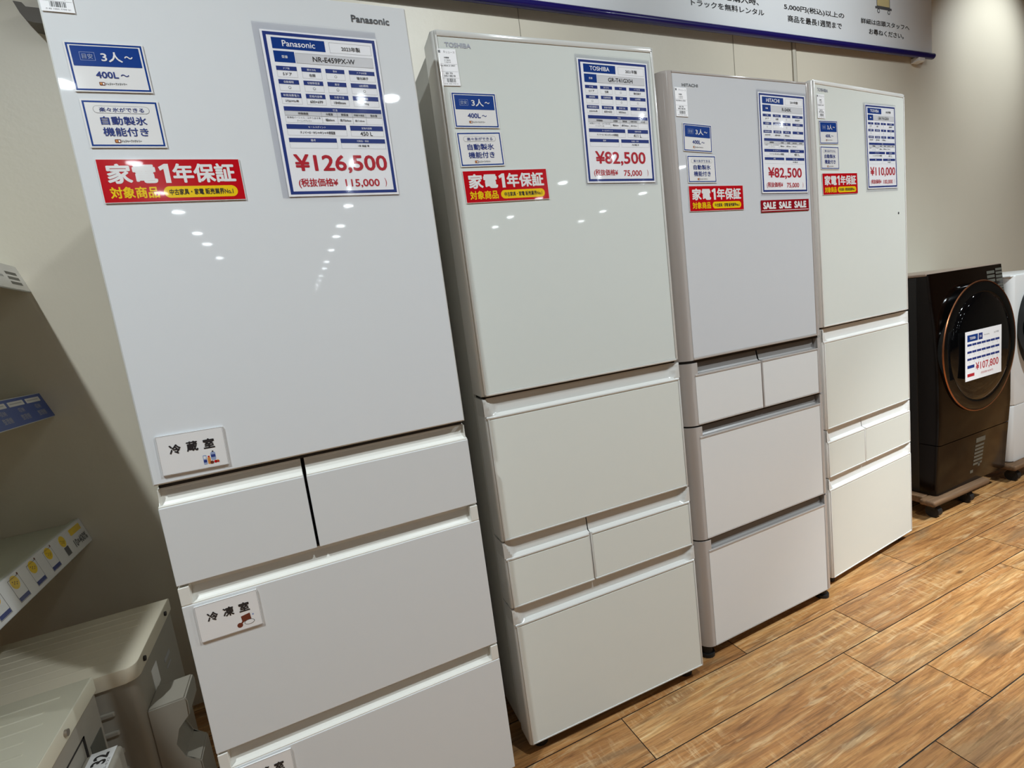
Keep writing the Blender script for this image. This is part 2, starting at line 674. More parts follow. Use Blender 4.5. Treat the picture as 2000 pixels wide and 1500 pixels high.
def ice_card(w=110, h=77):
    p = Print(w, h, 0.0007, 'gloss', bow=0.0)
    p.frame(2.6, 2.4, w - 2.6, h - 2.4, 2.6, 'blue', 1)
    p.rrect(15.6, 10.2, 95.0, 22.0, 5.8, 'ink', 1)
    p.rrect(16.1, 10.7, 94.5, 21.5, 5.3, 'gloss', 2)
    p.text('楽々氷ができる', 24, 12.6, 87, 19.8, 'navy', 3, 0.012)
    p.text('自動製氷', 22.5, 26.8, 88, 40.4, 'navy', 2, 0.018)
    p.text('機能付き', 22.5, 44.4, 87, 58.6, 'navy', 2, 0.018)
    shop_mark(p, 35.8, 63.6, 74, 69.4)
    return p


def red_card(w=216, h=72.5):
    p = Print(w, h, 0.0009, 'gloss')
    p.rect(1.0, 1.2, w - 1.0, h - 1.0, 'red', 1)
    p.text('家電', 11.5, 8.0, 84.0, 41.0, 'gloss', 2, 0.034)
    p.poly([(95.0, 40.8), (103.0, 40.8), (103.0, 8.6), (97.0, 8.6), (87.5, 14.0), (89.5, 20.0), (95.0, 17.0)], 'gloss', 2)
    p.text('年保証', 107.5, 8.0, 205.5, 41.0, 'gloss', 2, 0.034)
    p.text('対象商品', 10.8, 46.0, 81.5, 65.5, 'yellow', 2, 0.03)
    p.rrect(88.5, 46.5, 204.5, 66.0, 9.7, 'yellow', 2)
    p.text('中古家具・家電 販売業界No.1', 97, 51.0, 197, 61.5, 'black', 3, 0.02)
    return p


def price_sheet(brand, model, year, price, tax, litre, vals):
    w, h = 211.0, 298.0
    p = Print(w, h, 0.0004, 'paper')
    p.frame(4.0, 3.0, w - 3.5, h - 4.0, 5.6, 'navy', 1)
    p.rect(17.1, 12.2, 111, 31.8, 'blue', 1)
    p.text(brand, 35, 16.0, 93, 27.5, 'paper', 2, 0.012, keep=True)
    p.frame(119, 13.5, 198, 32.3, 0.5, 'line', 1)
    p.text(year, 140, 19.0, 178, 27.5, 'black', 2, 0.01, keep=True)
    p.rect(17.2, 35.5, 53.4, 55.3, 'blue', 1)
    p.text('型番', 30.5, 43, 41, 48, 'paper', 2, 0.01)
    p.rect(55, 37.0, 198.2, 55.3, 'cell', 1)
    p.frame(55, 37.0, 198.2, 55.3, 0.4, 'line', 2)
    p.text(model, 85, 41.2, 163, 51.2, 'black', 3, 0.012, keep=True)
    cols = ((17.4, 53.2), (61.4, 96.8), (104.7, 140.0), (148.4, 198.0))
    heads = (('ドア数', '開き方向', '製氷', 'ドアの材質'), ('自動霜取', '切替野菜室', '真空', 'LED照明'), ('年間消費電力', '定格内容積', '外形寸法', '重量'))
    for r, (v0, v1, ve) in enumerate(((62.0, 69.5, 81.6), (85.6, 93.6, 105.5), (109.4, 117.6, 129.0))):
        for c, (a, b) in enumerate(cols):
            p.rect(a, v0, b, v1, 'navy', 1)
            p.text(heads[r][c], a + 3, v0 + 2.0, b - 3, v1 - 1.8, 'paper', 2, 0.0, keep=True)
            p.frame(a + 0.4, v1, b, ve, 0.35, 'line', 1)
            t = vals[r][c]
            if t == 'o':
                mx, mv = (a + b) / 2, (v1 + ve) / 2
                p.disc(mx, mv, 2.4, 'ink', 2, 20)
                p.disc(mx, mv, 1.8, 'paper', 3, 20)
            elif t:
                p.text(t, a + 5, v1 + 3.4, b - 5, ve - 3.2, 'ink', 2, 0.012, keep=True)
    p.rect(18.2, 133.4, 200, 141.2, 'navy', 1)
    p.text('寸法', 106, 135.2, 115, 139.6, 'paper', 2, 0.0, keep=True)
    p.rect(18.2, 141.2, 199.8, 149.6, 'cell', 1)
    p.frame(18.2, 141.2, 199.8, 149.6, 0.35, 'line', 2)
    p.frame(18.2, 149.6, 199.8, 162.4, 0.35, 'line', 1)
    xs = (18.2, 84, 113, 142, 168, 199.8)
    for i, hd in enumerate(('特徴機能', '冷蔵室', '野菜室', '切替冷凍室', '製氷室')):
        p.text(hd, xs[i] + 3, 143.2, xs[i + 1] - 3, 147.6, 'ink', 3, 0.01, keep=True)
        if i:
            p.rect(xs[i] - 0.2, 141.2, xs[i] + 0.2, 162.4, 'line', 3)
    p.text('微凍結パーシャル・はやうま冷凍', 21, 151.2, 81, 155.0, 'ink', 2, 0.0)
    p.text('クーリングアシスト', 38, 156.8, 64, 160.6, 'ink', 2, 0.0)
    for i, v in ((1, '幅60cm'), (2, '奥行64cm'), (3, '高さ183cm')):
        p.text(v, xs[i] + 4, 153.2, xs[i + 1] - 4, 158.2, 'ink', 3, 0.012, keep=True)
    p.rect(17.4, 165.2, 126.4, 173.8, 'navy', 1)
    p.text('セールスポイント', 56, 167.2, 88, 172.0, 'paper', 2, 0.0, keep=True)
    p.frame(17.6, 173.8, 126.4, 185.4, 0.35, 'line', 1)
    p.text('ナノイーX・Wシャキシャキ野菜室', 40, 177, 104, 182.6, 'ink', 2, 0.02)
    p.rect(134.0, 165.2, 198.4, 174.4, 'navy', 1)
    p.text('定格内容積', 156, 167.4, 176, 172.2, 'paper', 2, 0.0, keep=True)
    p.frame(134.2, 174.4, 198.4, 185.4, 0.35, 'line', 1)
    p.text(litre, 152, 176.4, 176, 184.0, 'black', 2, 0.01, keep=True)
    p.rect(17.6, 190.0, 104.6, 197.8, 'navy', 1)
    p.text('備考', 56, 191.8, 66, 196.2, 'paper', 2, 0.0, keep=True)
    p.frame(17.8, 197.8, 104.6, 209.0, 0.35, 'line', 1)
    p.rect(111.8, 190.0, 198.6, 198.2, 'navy', 1)
    p.text('付属品・保証', 143, 191.8, 166, 196.6, 'paper', 2, 0.0, keep=True)
    p.frame(112.0, 198.2, 198.6, 209.0, 0.35, 'line', 1)
    p.text('1年 保証 有', 144, 200.8, 166, 205.8, 'ink', 2, 0.01, keep=True)
    u0, u1 = (20, 196) if len(price) > 7 else (30, 184)
    p.text(price, u0, 220.0, u1, 255.5, 'priced', 2, 0.022)
    p.text('(税抜価格¥', 21.5, 264.5, 94, 282.5, 'priced', 2, 0.018)
    n0, n1 = (108, 175) if len(tax) > 6 else (112, 169)
    p.text(tax, n0, 266.8, n1, 283.5, 'priced', 2, 0.018)
    p.text(')', 186, 265.5, 189.5, 282.5, 'priced', 2, 0.0)
    return p


def sleeve(w, h, bow=0.003, depth=0.0016):
    """open clear pocket: bowed front sheet, back sheet and a welded border"""
    bm = bmesh.new()
    n = 10

    def sheet(y, b):
        rows = []
        for i in range(n + 1):
            x = -w / 2 + w * i / n
            o = b * (1 - (2 * i / n - 1) ** 2)
            rows.append((bm.verts.new((x, y - o, h / 2)), bm.verts.new((x, y - o, -h / 2))))
        for a, c in zip(rows, rows[1:]):
            f = bm.faces.new([a[1], c[1], c[0], a[0]])
            f.material_index = 0 if b else 1
    sheet(0.0002, 0.0)
    sheet(-depth, bow)
    return bm


def tag_slip(w=43, h=77, curl=False):
    p = Print(w, h, 0.0005, 'paper')
    p.rect(2, 3, 7, 8.5, 'ink', 1)
    p.text('i', 15, 3.5, 16.5, 8, 'ink', 1, 0.01)
    p.text('リユース', 19, 5, 40, 9, 'ink', 1, 0.0)
    p.text('冷蔵庫', 13, 16.5, 25, 20, 'ink', 1, 0.02)
    p.text('5D 保証有', 13, 22, 28, 25, 'ink', 1, 0.0)
    p.text('R5 動作済', 13, 26.5, 28, 29, 'ink', 1, 0.0)
    p.rect(1, 31.5, w - 1, 31.9, 'line', 1)
    p.text('No 0034 21 0957', 3, 33.5, 37, 36.5, 'ink', 1, 0.01)
    p.rect(1, 47, w - 1, 47.4, 'line', 1)
    p.text('00 70', 12, 49, 28, 53, 'ink', 1, 0.02)
    p.text('0451 000 00', 8, 54.5, 34, 58.5, 'ink', 1, 0.02)
    p.rect(1, 61, w - 1, 61.4, 'line', 1)
    rnd = random.Random(3)
    u = 12.0
    while u < 34:
        b = rnd.choice((0.4, 0.8, 1.2))
        p.rect(u, 62.0, u + b, 70, 'black', 1)
        u += b + rnd.choice((0.5, 0.8, 1.3))
    p.text('0 45 1000 7700 21', 6, 72, 38, 74, 'ink', 1, 0.0)
    return p


def room_card(word, kind):
    w, h = 107, 73
    p = Print(w, h, 0.0030, 'gloss')
    p.frame(0.6, 0.6, w - 0.6, h - 0.6, 0.5, 'line', 1)
    for i, ch in enumerate(word):
        u = 17.5 + i * 27.0
        p.text(ch, u, 17.5 + (1.0 if i == 0 else 0), u + 18.5, 36.5, 'black', 2, 0.034)
    if kind == 'fridge':
        p.rrect(67, 48, 73, 66, 1.5, 'lblue', 1)
        p.rect(68, 50, 72, 55, 'gloss', 2)
        p.rect(67.6, 57, 72.6, 62, 'navy', 2)
        p.rrect(74, 53, 79, 66, 1.5, 'orange', 1)
        p.rect(75, 50.5, 78, 53, 'red', 1)
        p.rrect(80, 44, 88, 60, 3, 'lblue', 1)
        p.rect(80.5, 49, 87.5, 54, 'navy', 2)
        p.rect(83, 42, 85.5, 44.5, 'black', 1)
        p.disc(80.5, 63.5, 3, 'brown', 3)
        p.disc(86.5, 63, 2.6, 'red', 3)
        p.disc(90, 62.5, 2.4, 'orange', 3)
        p.disc(90.8, 63.6, 1.6, 'red', 4)
    elif kind == 'freezer':
        p.poly([(73, 58), (89, 55), (88, 42), (72, 45)], 'brown', 1)
        p.disc(68, 62, 5, 'brown', 1)
        p.poly([(72, 60), (78, 55), (76, 52), (71, 57)], 'brown', 2)
        p.disc(85, 60, 9, 'ink', 2, 24, 5)
        p.disc(85, 60, 8, 'gloss', 3, 24, 4.2)
        p.disc(93, 47, 1.8, 'lblue', 1)
    else:
        p.disc(72, 60, 5, 'orange', 1)
        p.disc(81, 58, 6, 'yellow', 2)
        p.poly([(88, 66), (94, 64), (92, 50), (88, 52)], 'red', 3)
    return p


# ------------------------------------------------------------------ the setting
YW = 0.86                         # front of the back wall
X0, X1, Y0 = -3.0, 8.0, -20.0


def plank_floor():
    bm = bmesh.new()
    lay = bm.faces.layers.float.new('plank')
    pw, pl, g = 0.1545, 0.921, 0.0014
    rnd = random.Random(11)
    known = {0: 1.447, -1: 0.95, -2: 1.69, -3: 1.834, -4: 1.57}   # row index below y=0.05 (0 is just behind it) -> a plank end
    ya = 0.0495
    k = 6
    while ya + k * pw > Y0:
        v0, v1 = ya + k * pw, ya + (k + 1) * pw
        if v0 < YW + 0.02:
            e = known.get(k, rnd.random() * pl)
            x = e - math.ceil((e - X0) / pl) * pl
            while x < X1:
                a, b = max(x, X0), min(x + pl, X1)
                if b - a > 0.01:
                    f = bm.faces.new([bm.verts.new(c) for c in ((a + g, v0 + g, 0), (b - g, v0 + g, 0), (b - g, min(v1, YW + 0.02) - g, 0), (a + g, min(v1, YW + 0.02) - g, 0))])
                    f[lay] = rnd.random()
                x += pl
        k -= 1
    f = bm.faces.new([bm.verts.new(c) for c in ((X0, Y0, -0.003), (X1, Y0, -0.003), (X1, YW + 0.02, -0.003), (X0, YW + 0.02, -0.003))])
    f.material_index = 1
    return struct('floor', bm, [M['floor'], M['gap']], normals=False)


plank_floor()
bm = bmesh.new()
box(bm, X0 - 0.1, X1 + 0.1, YW, YW + 0.12, -0.02, ZC)
struct('wall_back', bm, M['wall'])
bm = bmesh.new()
box(bm, X0 - 0.1, X0, Y0, YW, -0.02, ZC)
struct('wall_left', bm, M['room'])
bm = bmesh.new()
box(bm, X1, X1 + 0.1, Y0, YW, -0.02, ZC)
struct('wall_right', bm, M['room'])
bm = bmesh.new()
box(bm, X0 - 0.1, X1 + 0.1, Y0 - 0.1, Y0, -0.02, ZC)
struct('wall_front', bm, M['room'])
bm = bmesh.new()
box(bm, X0 - 0.1, X1 + 0.1, Y0 - 0.1, YW + 0.12, ZC, ZC + 0.1)
struct('ceiling', bm, M['ceiling'])
# vertical joints of the wall panels
for i, x in enumerate((1.316, 2.472)):
    bm = bmesh.new()
    box(bm, x - 0.0012, x + 0.0012, YW - 0.0015, YW + 0.001, 0, ZC)
    struct('trim_%d' % (i + 2), bm, M['groove'])
bm = bmesh.new()
box(bm, 2.880, 2.886, YW - 0.004, YW + 0.001, 0, ZC, 1)
box(bm, 2.886, 2.906, YW - 0.006, YW + 0.001, 0, ZC, 0, 0.002)
box(bm, 2.906, 2.911, YW - 0.004, YW + 0.001, 0, ZC, 1)
struct('trim_1', bm, [M['joiner'], M['groove']])

# ------------------------------------------------------------------ refrigerators
FR = {1: (0.0, 0.0, 0.0), 2: (0.67035, 0.06585, -0.025704), 3: (1.35795, 0.08849, 0.01128), 4: (1.99276, 0.13268, 0.08474)}
FRONT = {1: -0.0006, 2: -0.0022, 3: -0.0022, 4: -0.0022}


def on_fridge(f, x, z, lift=0.0):
    x0, y0, a = FR[f]
    y = FRONT[f] - lift
    return (x0 + x * math.cos(a) - y * math.sin(a), y0 + x * math.sin(a) + y * math.cos(a), z)


def emblem(s, x0, x1, z0, z1, y, m, parent, bold=0.02):
    vs, fs = glyphs(s, bold)
    ax, bx = min(v[0] for v in vs), max(v[0] for v in vs)
    ay, by = min(v[1] for v in vs), max(v[1] for v in vs)
    bm = bmesh.new()
    n0 = len(glyphs0(s)[0])
    lo = [bm.verts.new((x0 + (v[0] - ax) / (bx - ax) * (x1 - x0), y - 2e-5 * (i // n0), z0 + (v[1] - ay) / (by - ay) * (z1 - z0))) for i, v in enumerate(vs)]
    for f in fs:
        try:
            bm.faces.new([lo[i] for i in f])
        except ValueError:
            pass
    bmesh.ops.recalc_face_normals(bm, faces=bm.faces[:])
    for f in bm.faces:
        if f.normal.y > 0:
            f.normal_flip()
    o = link('brand_emblem', bm, M[m], parent, normals=False)
    return o


def feet(root, x0, x1, h, y=0.05, r=0.02):
    for x in (x0, x1):
        bm = bmesh.new()
        tube(bm, (x, y, 0.0), (x, y, 0.012), r * 1.15)
        tube(bm, (x, y, 0.012), (x, y, h + 0.004), r * 0.85)
        link('foot', bm, M['dark'], root, smooth=True)


# --- first: flat white doors, flush handles cut along the top of every drawer
F = thing('refrigerator', 'white flat-fronted refrigerator tagged 126,500 yen, nearest of the row', 'refrigerator', (0, 0, 0), 0, 'white refrigerators in the row')
bm = bmesh.new()
box(bm, 0.004, 0.596, 0.066, 0.64, 0.045, 1.825, bev=0.004)
box(bm, 0.004, 0.596, 0.050, 0.066, 0.045, 1.822, 1)
for z0, z1 in ((0.9556, 0.9646), (0.7641, 0.7681), (0.4086, 0.4124)):
    box(bm, 0.004, 0.596, 0.020, 0.052, z0, z1, 1)
link('cabinet', bm, [M['plasA'], M['gap']], F)
bm = bmesh.new()
box(bm, 0.0, 0.6, 0.003, 0.062, 0.9648, 1.828, 0, 0.002)
d = link('door', bm, M['plasB'], F)
bm = bmesh.new()
box(bm, 0.003, 0.597, 0.0, 0.0045, 0.9675, 1.826, 0, 0.0008)
link('glass_panel', bm, M['glassA'], d)
emblem('Panasonic', 0.4885, 0.5625, 1.7905, 1.8035, -0.0006, 'chrome', d, 0.025)


def flat_drawer(x0, x1, z0, zl, zt, post):
    bm = bmesh.new()
    box(bm, x0, x1, 0.0, 0.048, z0, zl, 0, 0.0018)
    dr = link('drawer', bm, M['steelA'], F)
    bm = bmesh.new()
    # grip channel: floor rising backwards, back wall, end posts
    pts = [(0.0012, zl - 0.004), (0.0012, zl + 0.0022), (0.009, zl + 0.0034), (0.013, zl + 0.008), (0.018, zl + 0.020), (0.022, zl + 0.028), (0.023, zt), (0.05, zt), (0.05, zl - 0.004)]
    lo = [bm.verts.new((x0 + 0.0008, y, z)) for y, z in pts]
    hi = [bm.verts.new((x1 - 0.0008, y, z)) for y, z in pts]
    for i in range(len(pts)):
        j = (i + 1) % len(pts)
        bm.faces.new([lo[i], lo[j], hi[j], hi[i]])
    bm.faces.new(lo)
    bm.faces.new(hi[::-1])
    for a, b, on in ((x0 + 0.0004, x0 + post, post > 0.008), (x1 - post, x1 - 0.0004, post > 0.008)):
        if on:
            box(bm, a, b, 0.0004, 0.034, zl + 0.001, zt, 0, 0.0012)
        elif (a < 0.01) or (b > 0.59):
            box(bm, a + 0.003, b - 0.002, 0.006, 0.034, zl + 0.001, zt, 0, 0.001)
    link('handle_recess', bm, M['plasA'], dr)
    return dr


flat_drawer(0.0, 0.2490, 0.7683, 0.9222, 0.9555, 0.007)
flat_drawer(0.2545, 0.6, 0.7683, 0.9222, 0.9555, 0.007)
flat_drawer(0.0, 0.6, 0.4126, 0.727, 0.7640, 0.0185)
flat_drawer(0.0, 0.6, 0.070, 0.371, 0.4085, 0.0185)
feet(F, 0.05, 0.55, 0.045)


# --- scooped handle used on the two framed white refrigerators
def scoop(x0, x1, zl, zt, depth, ends, root_mat, parent, end_l=True, end_r=True):
    bm = bmesh.new()
    nx, nz = 48, 10
    grid = []
    for j in range(nz + 1):
        t = j / nz
        row = []
        for i in range(nx + 1):
            s = i / nx
            s = s * s * (3 - 2 * s) * 0.5 + s * 0.5
            x = x0 + (x1 - x0) * s
            e = 1.0
            if end_l:
                e = min(e, (x - x0 - 0.006) / ends)
            if end_r:
                e = min(e, (x1 - 0.006 - x) / ends)
            e = max(0.0, min(1.0, e))
            q = e - 0.42 * (1 - t)             # the opening narrows towards the lip
            q = max(0.0, min(1.0, q / 0.58))
            prof = 0.72 * min(1.0, t / 0.10) + 0.28 * t
            y = depth * prof * math.sqrt(max(0.0, 1 - (1 - q) ** 2))
            row.append(bm.verts.new((x, y, zl + (zt - zl) * t)))
        grid.append(row)
    for j in range(nz):
        for i in range(nx):
            bm.faces.new([grid[j][i], grid[j][i + 1], grid[j + 1][i + 1], grid[j + 1][i]])
    # rounded lip under the scoop
    n = 8
    ring = []
    for x in (x0 + 0.004, x1 - 0.004):
        ring.append([bm.verts.new((x, 0.002 - 0.0045 * math.sin(math.pi * i / n), zl - 0.004 - 0.0045 * math.cos(math.pi * i / n))) for i in range(n + 1)])
    for i in range(n):
        bm.faces.new([ring[0][i], ring[1][i], ring[1][i + 1], ring[0][i + 1]])
    bm.faces.new(ring[0])
    bm.faces.new(ring[1][::-1])
    return link('handle_recess', bm, root_mat, parent, smooth=True)


def framed_drawer(root, x0, x1, z0, zl, zt, pl, gl, rl, rr, end_l=True, end_r=True):
    bm = bmesh.new()
    prism(bm, plan(x0, x1, 0.0, 0.062, rl, rr), z0, zl - 0.001, 0, 0.0012)
    prism(bm, plan(x0, x1, 0.036, 0.062, 0, 0), zl - 0.001, zt)
    if end_l:
        box(bm, x0, x0 + 0.005, 0.0006 + rl * 0.6, 0.04, zl - 0.001, zt)
    if end_r:
        box(bm, x1 - 0.005, x1, 0.0006 + rr * 0.6, 0.04, zl - 0.001, zt)
    # rim standing round the panel
    ra, rb = x0 + (0.006 if end_l else 0.0012), x1 - (0.003 if end_r else 0.0012)
    box(bm, ra, rb, -0.0028, 0.003, z0 + 0.0006, z0 + 0.0048, 0, 0.0012)
    if end_l:
        box(bm, ra, ra + 0.0042, -0.0028, 0.003, z0 + 0.0006, zl - 0.006, 0, 0.0012)
    if end_r:
        box(bm, rb - 0.0046, rb, -0.0028, 0.003, z0 + 0.0006, zl - 0.006, 0, 0.0012)
    dr = link('drawer', bm, pl, root, smooth=True)
    bm = bmesh.new()
    box(bm, x0 + (0.009 if end_l else 0.004), x1 - (0.009 if end_r else 0.004), -0.0012, 0.003, z0 + 0.005, zl - 0.0095, 0, 0.0006)
    link('glass_panel', bm, gl, dr)
    scoop(x0, x1, zl, zt, 0.015, 0.045, pl, dr, end_l, end_r)
    return dr


def framed_fridge(f, label, pl, gl, gld, side):
    x0, y0, a = FR[f]
    W = 0.596
    F = thing('refrigerator', label, 'refrigerator', (x0, y0, 0), a, 'white refrigerators in the row')
    bm = bmesh.new()
    box(bm, 0.003, W - 0.003, 0.078, 0.64, 0.04, 1.815, bev=0.006)
    box(bm, 0.014, W - 0.014, 0.060, 0.08, 0.05, 1.80, 1)
    box(bm, 0.02, W - 0.02, 0.10, 0.64, 0.012, 0.045, 1)
    for z0, z1 in ((0.9926, 0.9984), (0.6196, 0.6234), (0.4346, 0.4384)):
        box(bm, 0.004, W - 0.004, 0.012, 0.062, z0, z1, 1)
    link('cabinet', bm, [side, M['gap']], F)
    bm = bmesh.new()
    prism(bm, plan(0.0, W, 0.0, 0.070, 0.010, 0.006), 0.9985, 1.829, 0, 0.004)
    # rim bars standing round the glass
    box(bm, 0.0065, 0.0115, -0.0032, 0.004, 0.9995, 1.826, 0, 0.0012)
    box(bm, W - 0.0095, W - 0.003, -0.0032, 0.004, 0.9995, 1.826, 0, 0.0012)
    box(bm, 0.0065, W - 0.003, -0.0032, 0.004, 1.815, 1.826, 0, 0.0018)
    box(bm, 0.0065, W - 0.003, -0.0032, 0.004, 0.9995, 1.005, 0, 0.0012)
    d = link('door', bm, pl, F, smooth=True)
    bm = bmesh.new()
    box(bm, 0.012, W - 0.0102, -0.0014, 0.002, 1.0055, 1.8142, 0)
    link('glass_panel', bm, gl, d)
    emblem('TOSHIBA', 0.0265, 0.088, 1.793, 1.8035, -0.0018, 'chromeL', d, 0.03)
    framed_drawer(F, 0, W, 0.6235, 0.9485, 0.9925, pl, gld, 0.006, 0.004)
    framed_drawer(F, 0, 0.2505, 0.4385, 0.5765, 0.6195, pl, gld, 0.006, 0.002, True, False)
    framed_drawer(F, 0.2535, W, 0.4385, 0.5765, 0.6195, pl, gld, 0.002, 0.004, False, True)
    framed_drawer(F, 0, W, 0.038, 0.3925, 0.4345, pl, gld, 0.006, 0.004)
    feet(F, 0.045, W - 0.04, 0.038, 0.045)
    return F, d


framed_fridge(2, 'white glass refrigerator tagged 82,500 yen with a thin pale frame, second from the left', M['plasB'], M['glassB'], M['glassBd'], M['sideB'])
F4, d4 = framed_fridge(4, 'white glass refrigerator tagged 110,000 yen, beside the dark brown washing machine', M['plasD'], M['glassD'], M['glassDd'], M['plasD'])
bm = bmesh.new()
tube(bm, (0.535, -0.0014, 1.384), (0.535, -0.0024, 1.384), 0.004)
link('sensor_dot', bm, M['chrome'], d4)


# --- third: warm grey frame with big rounded corners, straight dark grips
def round_fridge(f, label):
    x0, y0, a = FR[f]
    xl, xr, rad = -0.040, 0.594, 0.040
    F = thing('refrigerator', label, 'refrigerator', (x0, y0, 0), a, 'white refrigerators in the row')
    bm = bmesh.new()
    box(bm, xl + 0.006, xr - 0.006, 0.078, 0.64, 0.04, 1.785, bev=0.006)
    box(bm, xl + 0.02, xr - 0.02, 0.058, 0.08, 0.05, 1.775, 1)
    box(bm, xl + 0.03, xr - 0.03, 0.10, 0.64, 0.012, 0.045, 1)
    for z0, z1 in ((0.9736, 0.9819), (0.7756, 0.7814), (0.4056, 0.4114)):
        prism(bm, plan(xl + 0.005, xr - 0.005, 0.006, 0.062, 0.036, 0.036), z0, z1, 1)
    link('cabinet', bm, [M['plasC'], M['gap']], F)
    bm = bmesh.new()
    prism(bm, plan(xl, xr, 0.0, 0.072, rad, rad, 14), 0.9820, 1.797, 0, 0.003)
    box(bm, 0.0, 0.553, -0.0028, 0.003, 0.983, 0.9895, 0, 0.001)
    box(bm, 0.0, 0.553, -0.0028, 0.003, 1.7905, 1.796, 0, 0.001)
    box(bm, 0.5495, 0.5545, -0.0028, 0.003, 0.983, 1.796, 0, 0.001)
    d = link('door', bm, M['plasC'], F, smooth=True)
    bm = bmesh.new()
    box(bm, 0.0005, 0.549, -0.0014, 0.002, 0.99, 1.790, 0)
    link('glass_panel', bm, M['glassC'], d)
    emblem('HITACHI', 0.0335, 0.0925, 1.756, 1.7645, -0.0018, 'chrome', d, 0.03)

    def dr(a0, a1, z0, zl, zt, el, er):
        bm = bmesh.new()
        prism(bm, plan(a0, a1, 0.0, 0.064, rad if el else 0, rad if er else 0, 14), z0, zl, 0, 0.0015)
        g0 = 0.012 if el else a0 + 0.001
        g1 = 0.556 if er else a1 - 0.001
        prism(bm, plan(a0, a1, 0.040, 0.064, 0, 0), zl, zt)
        if el:
            prism(bm, [(a0, 0.041)] + plan(a0, a1, 0.0, 0.04, rad, 0, 14)[1:-2] + [(g0, 0.0), (g0 + 0.004, 0.041)], zl, zt)
        if er:
            prism(bm, [(g1, 0.041), (g1 + 0.004, 0.0)] + plan(a0, a1, 0.0, 0.04, 0, rad, 14)[2:-1] + [(a1, 0.041)], zl, zt)
        # rim of the panel
        p0, p1 = (0.0 if el else a0 + 0.003), (0.553 if er else a1 - 0.003)
        box(bm, p0, p1, -0.0028, 0.003, zl - 0.0062, zl + 0.0005, 0, 0.0012)
        if er:
            box(bm, 0.5495, 0.5545, -0.0028, 0.003, z0 + 0.001, zl, 0, 0.001)
        box(bm, p0, p1, -0.0024, 0.003, z0 + 0.001, z0 + 0.005, 0, 0.001)
        o = link('drawer', bm, M['plasC'], F, smooth=True)
        bm = bmesh.new()
        box(bm, p0 + 0.0005, (0.549 if er else p1), -0.0014, 0.002, z0 + 0.0055, zl - 0.0065, 0)
        link('glass_panel', bm, M['glassCd'], o)
        bm = bmesh.new()
        pts = [(0.0015, zl + 0.0006), (0.009, zl + 0.0014), (0.013, zl + 0.006), (0.018, zt)]
        n = len(pts)
        lo = [bm.verts.new((g0 + (0.006 if el else 0), y, z)) for y, z in pts]
        hi = [bm.verts.new((g1 - (0.006 if er else 0), y, z)) for y, z in pts]
        for i in range(n - 1):
            bm.faces.new([lo[i], hi[i], hi[i + 1], lo[i + 1]])
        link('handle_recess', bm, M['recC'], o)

    dr(xl, 0.2785, 0.7815, 0.9385, 0.9735, True, False)
    dr(0.2825, xr, 0.7815, 0.9385, 0.9735, False, True)
    dr(xl, xr, 0.4115, 0.7445, 0.7755, True, True)
    dr(xl, xr, 0.042, 0.3725, 0.4055, True, True)
    feet(F, -0.012, 0.56, 0.042, 0.032, 0.022)


round_fridge(3, 'pale grey refrigerator with rounded warm grey corners and a SALE strip on its door')

# ------------------------------------------------------------------ cards on the doors
NTH = {1: 'nearest refrigerator', 2: 'second refrigerator from left', 3: 'rounded grey refrigerator', 4: 'refrigerator beside brown washer'}


def put(o, f, x, z, rot=0.0, lift=0.0):
    o.location = on_fridge(f, x, z, lift)
    o.rotation_mode = 'XYZ'
    o.rotation_euler = (0, 0, 0)
    o.matrix_world = Matrix.Translation(o.location) @ Matrix.Rotation(FR[f][2], 4, 'Z') @ Matrix.Rotation(R(-rot), 4, 'Y')
    return o


vals1 = (('5ドア', '右開', 'o', '強化硝子'), ('o', 'o', 'o', 'o'), ('272kWh/年', '600×699', '1840mm', '96kg'))
vals2 = (('5ドア', '右開', 'o', '強化硝子'), ('o', '', 'o', 'o'), ('265kWh/年', '600×650', '1833mm', ''))
PR = {1: ('Panasonic', 'NR-E459PX-W', '2023年製', '¥126,500', '115,000', '450 L', vals1, (0.424, 1.613, -0.2), (0.4185, 1.618)),
      2: ('TOSHIBA', 'GR-T41GXH', '2021年製', '¥82,500', '75,000', '411 L', vals2, (0.464, 1.639, -0.9), (0.465, 1.640)),
      3: ('HITACHI', 'R-S40K', '2019年製', '¥82,500', '75,000', '401 L', vals2, (0.433, 1.606, -0.8), (0.433, 1.606)),
      4: ('TOSHIBA', 'GR-T41GXH', '2022年製', '¥110,000', '100,000', '411 L', vals2, (0.420, 1.626, 1.3), (0.415, 1.623))}
for f, (br, mo, yr, pr, tx, li, va, c, sc) in PR.items():
    lab = 'sleeved price card reading %s on the %s' % (pr.replace('¥', '') + ' yen', NTH[f])
    root = thing('price_card', lab, 'price card', (0, 0, 0), 0, 'price cards on the refrigerator doors')
    put(root, f, sc[0], sc[1], c[2], 0.0006)
    sh = price_sheet(br, mo, yr, pr, tx, li, va).done('printed_sheet', root)
    dx, dz = c[0] - sc[0], c[1] - sc[1]
    sh.location = (dx, 0.0, dz)
    s = link('plastic_sleeve', sleeve(0.223, 0.313, 0.0035, 0.0022), [M['sleeve'], M['sleeveb']], root, smooth=True, normals=False)
    s['label'] = 'clear glossy sleeve'

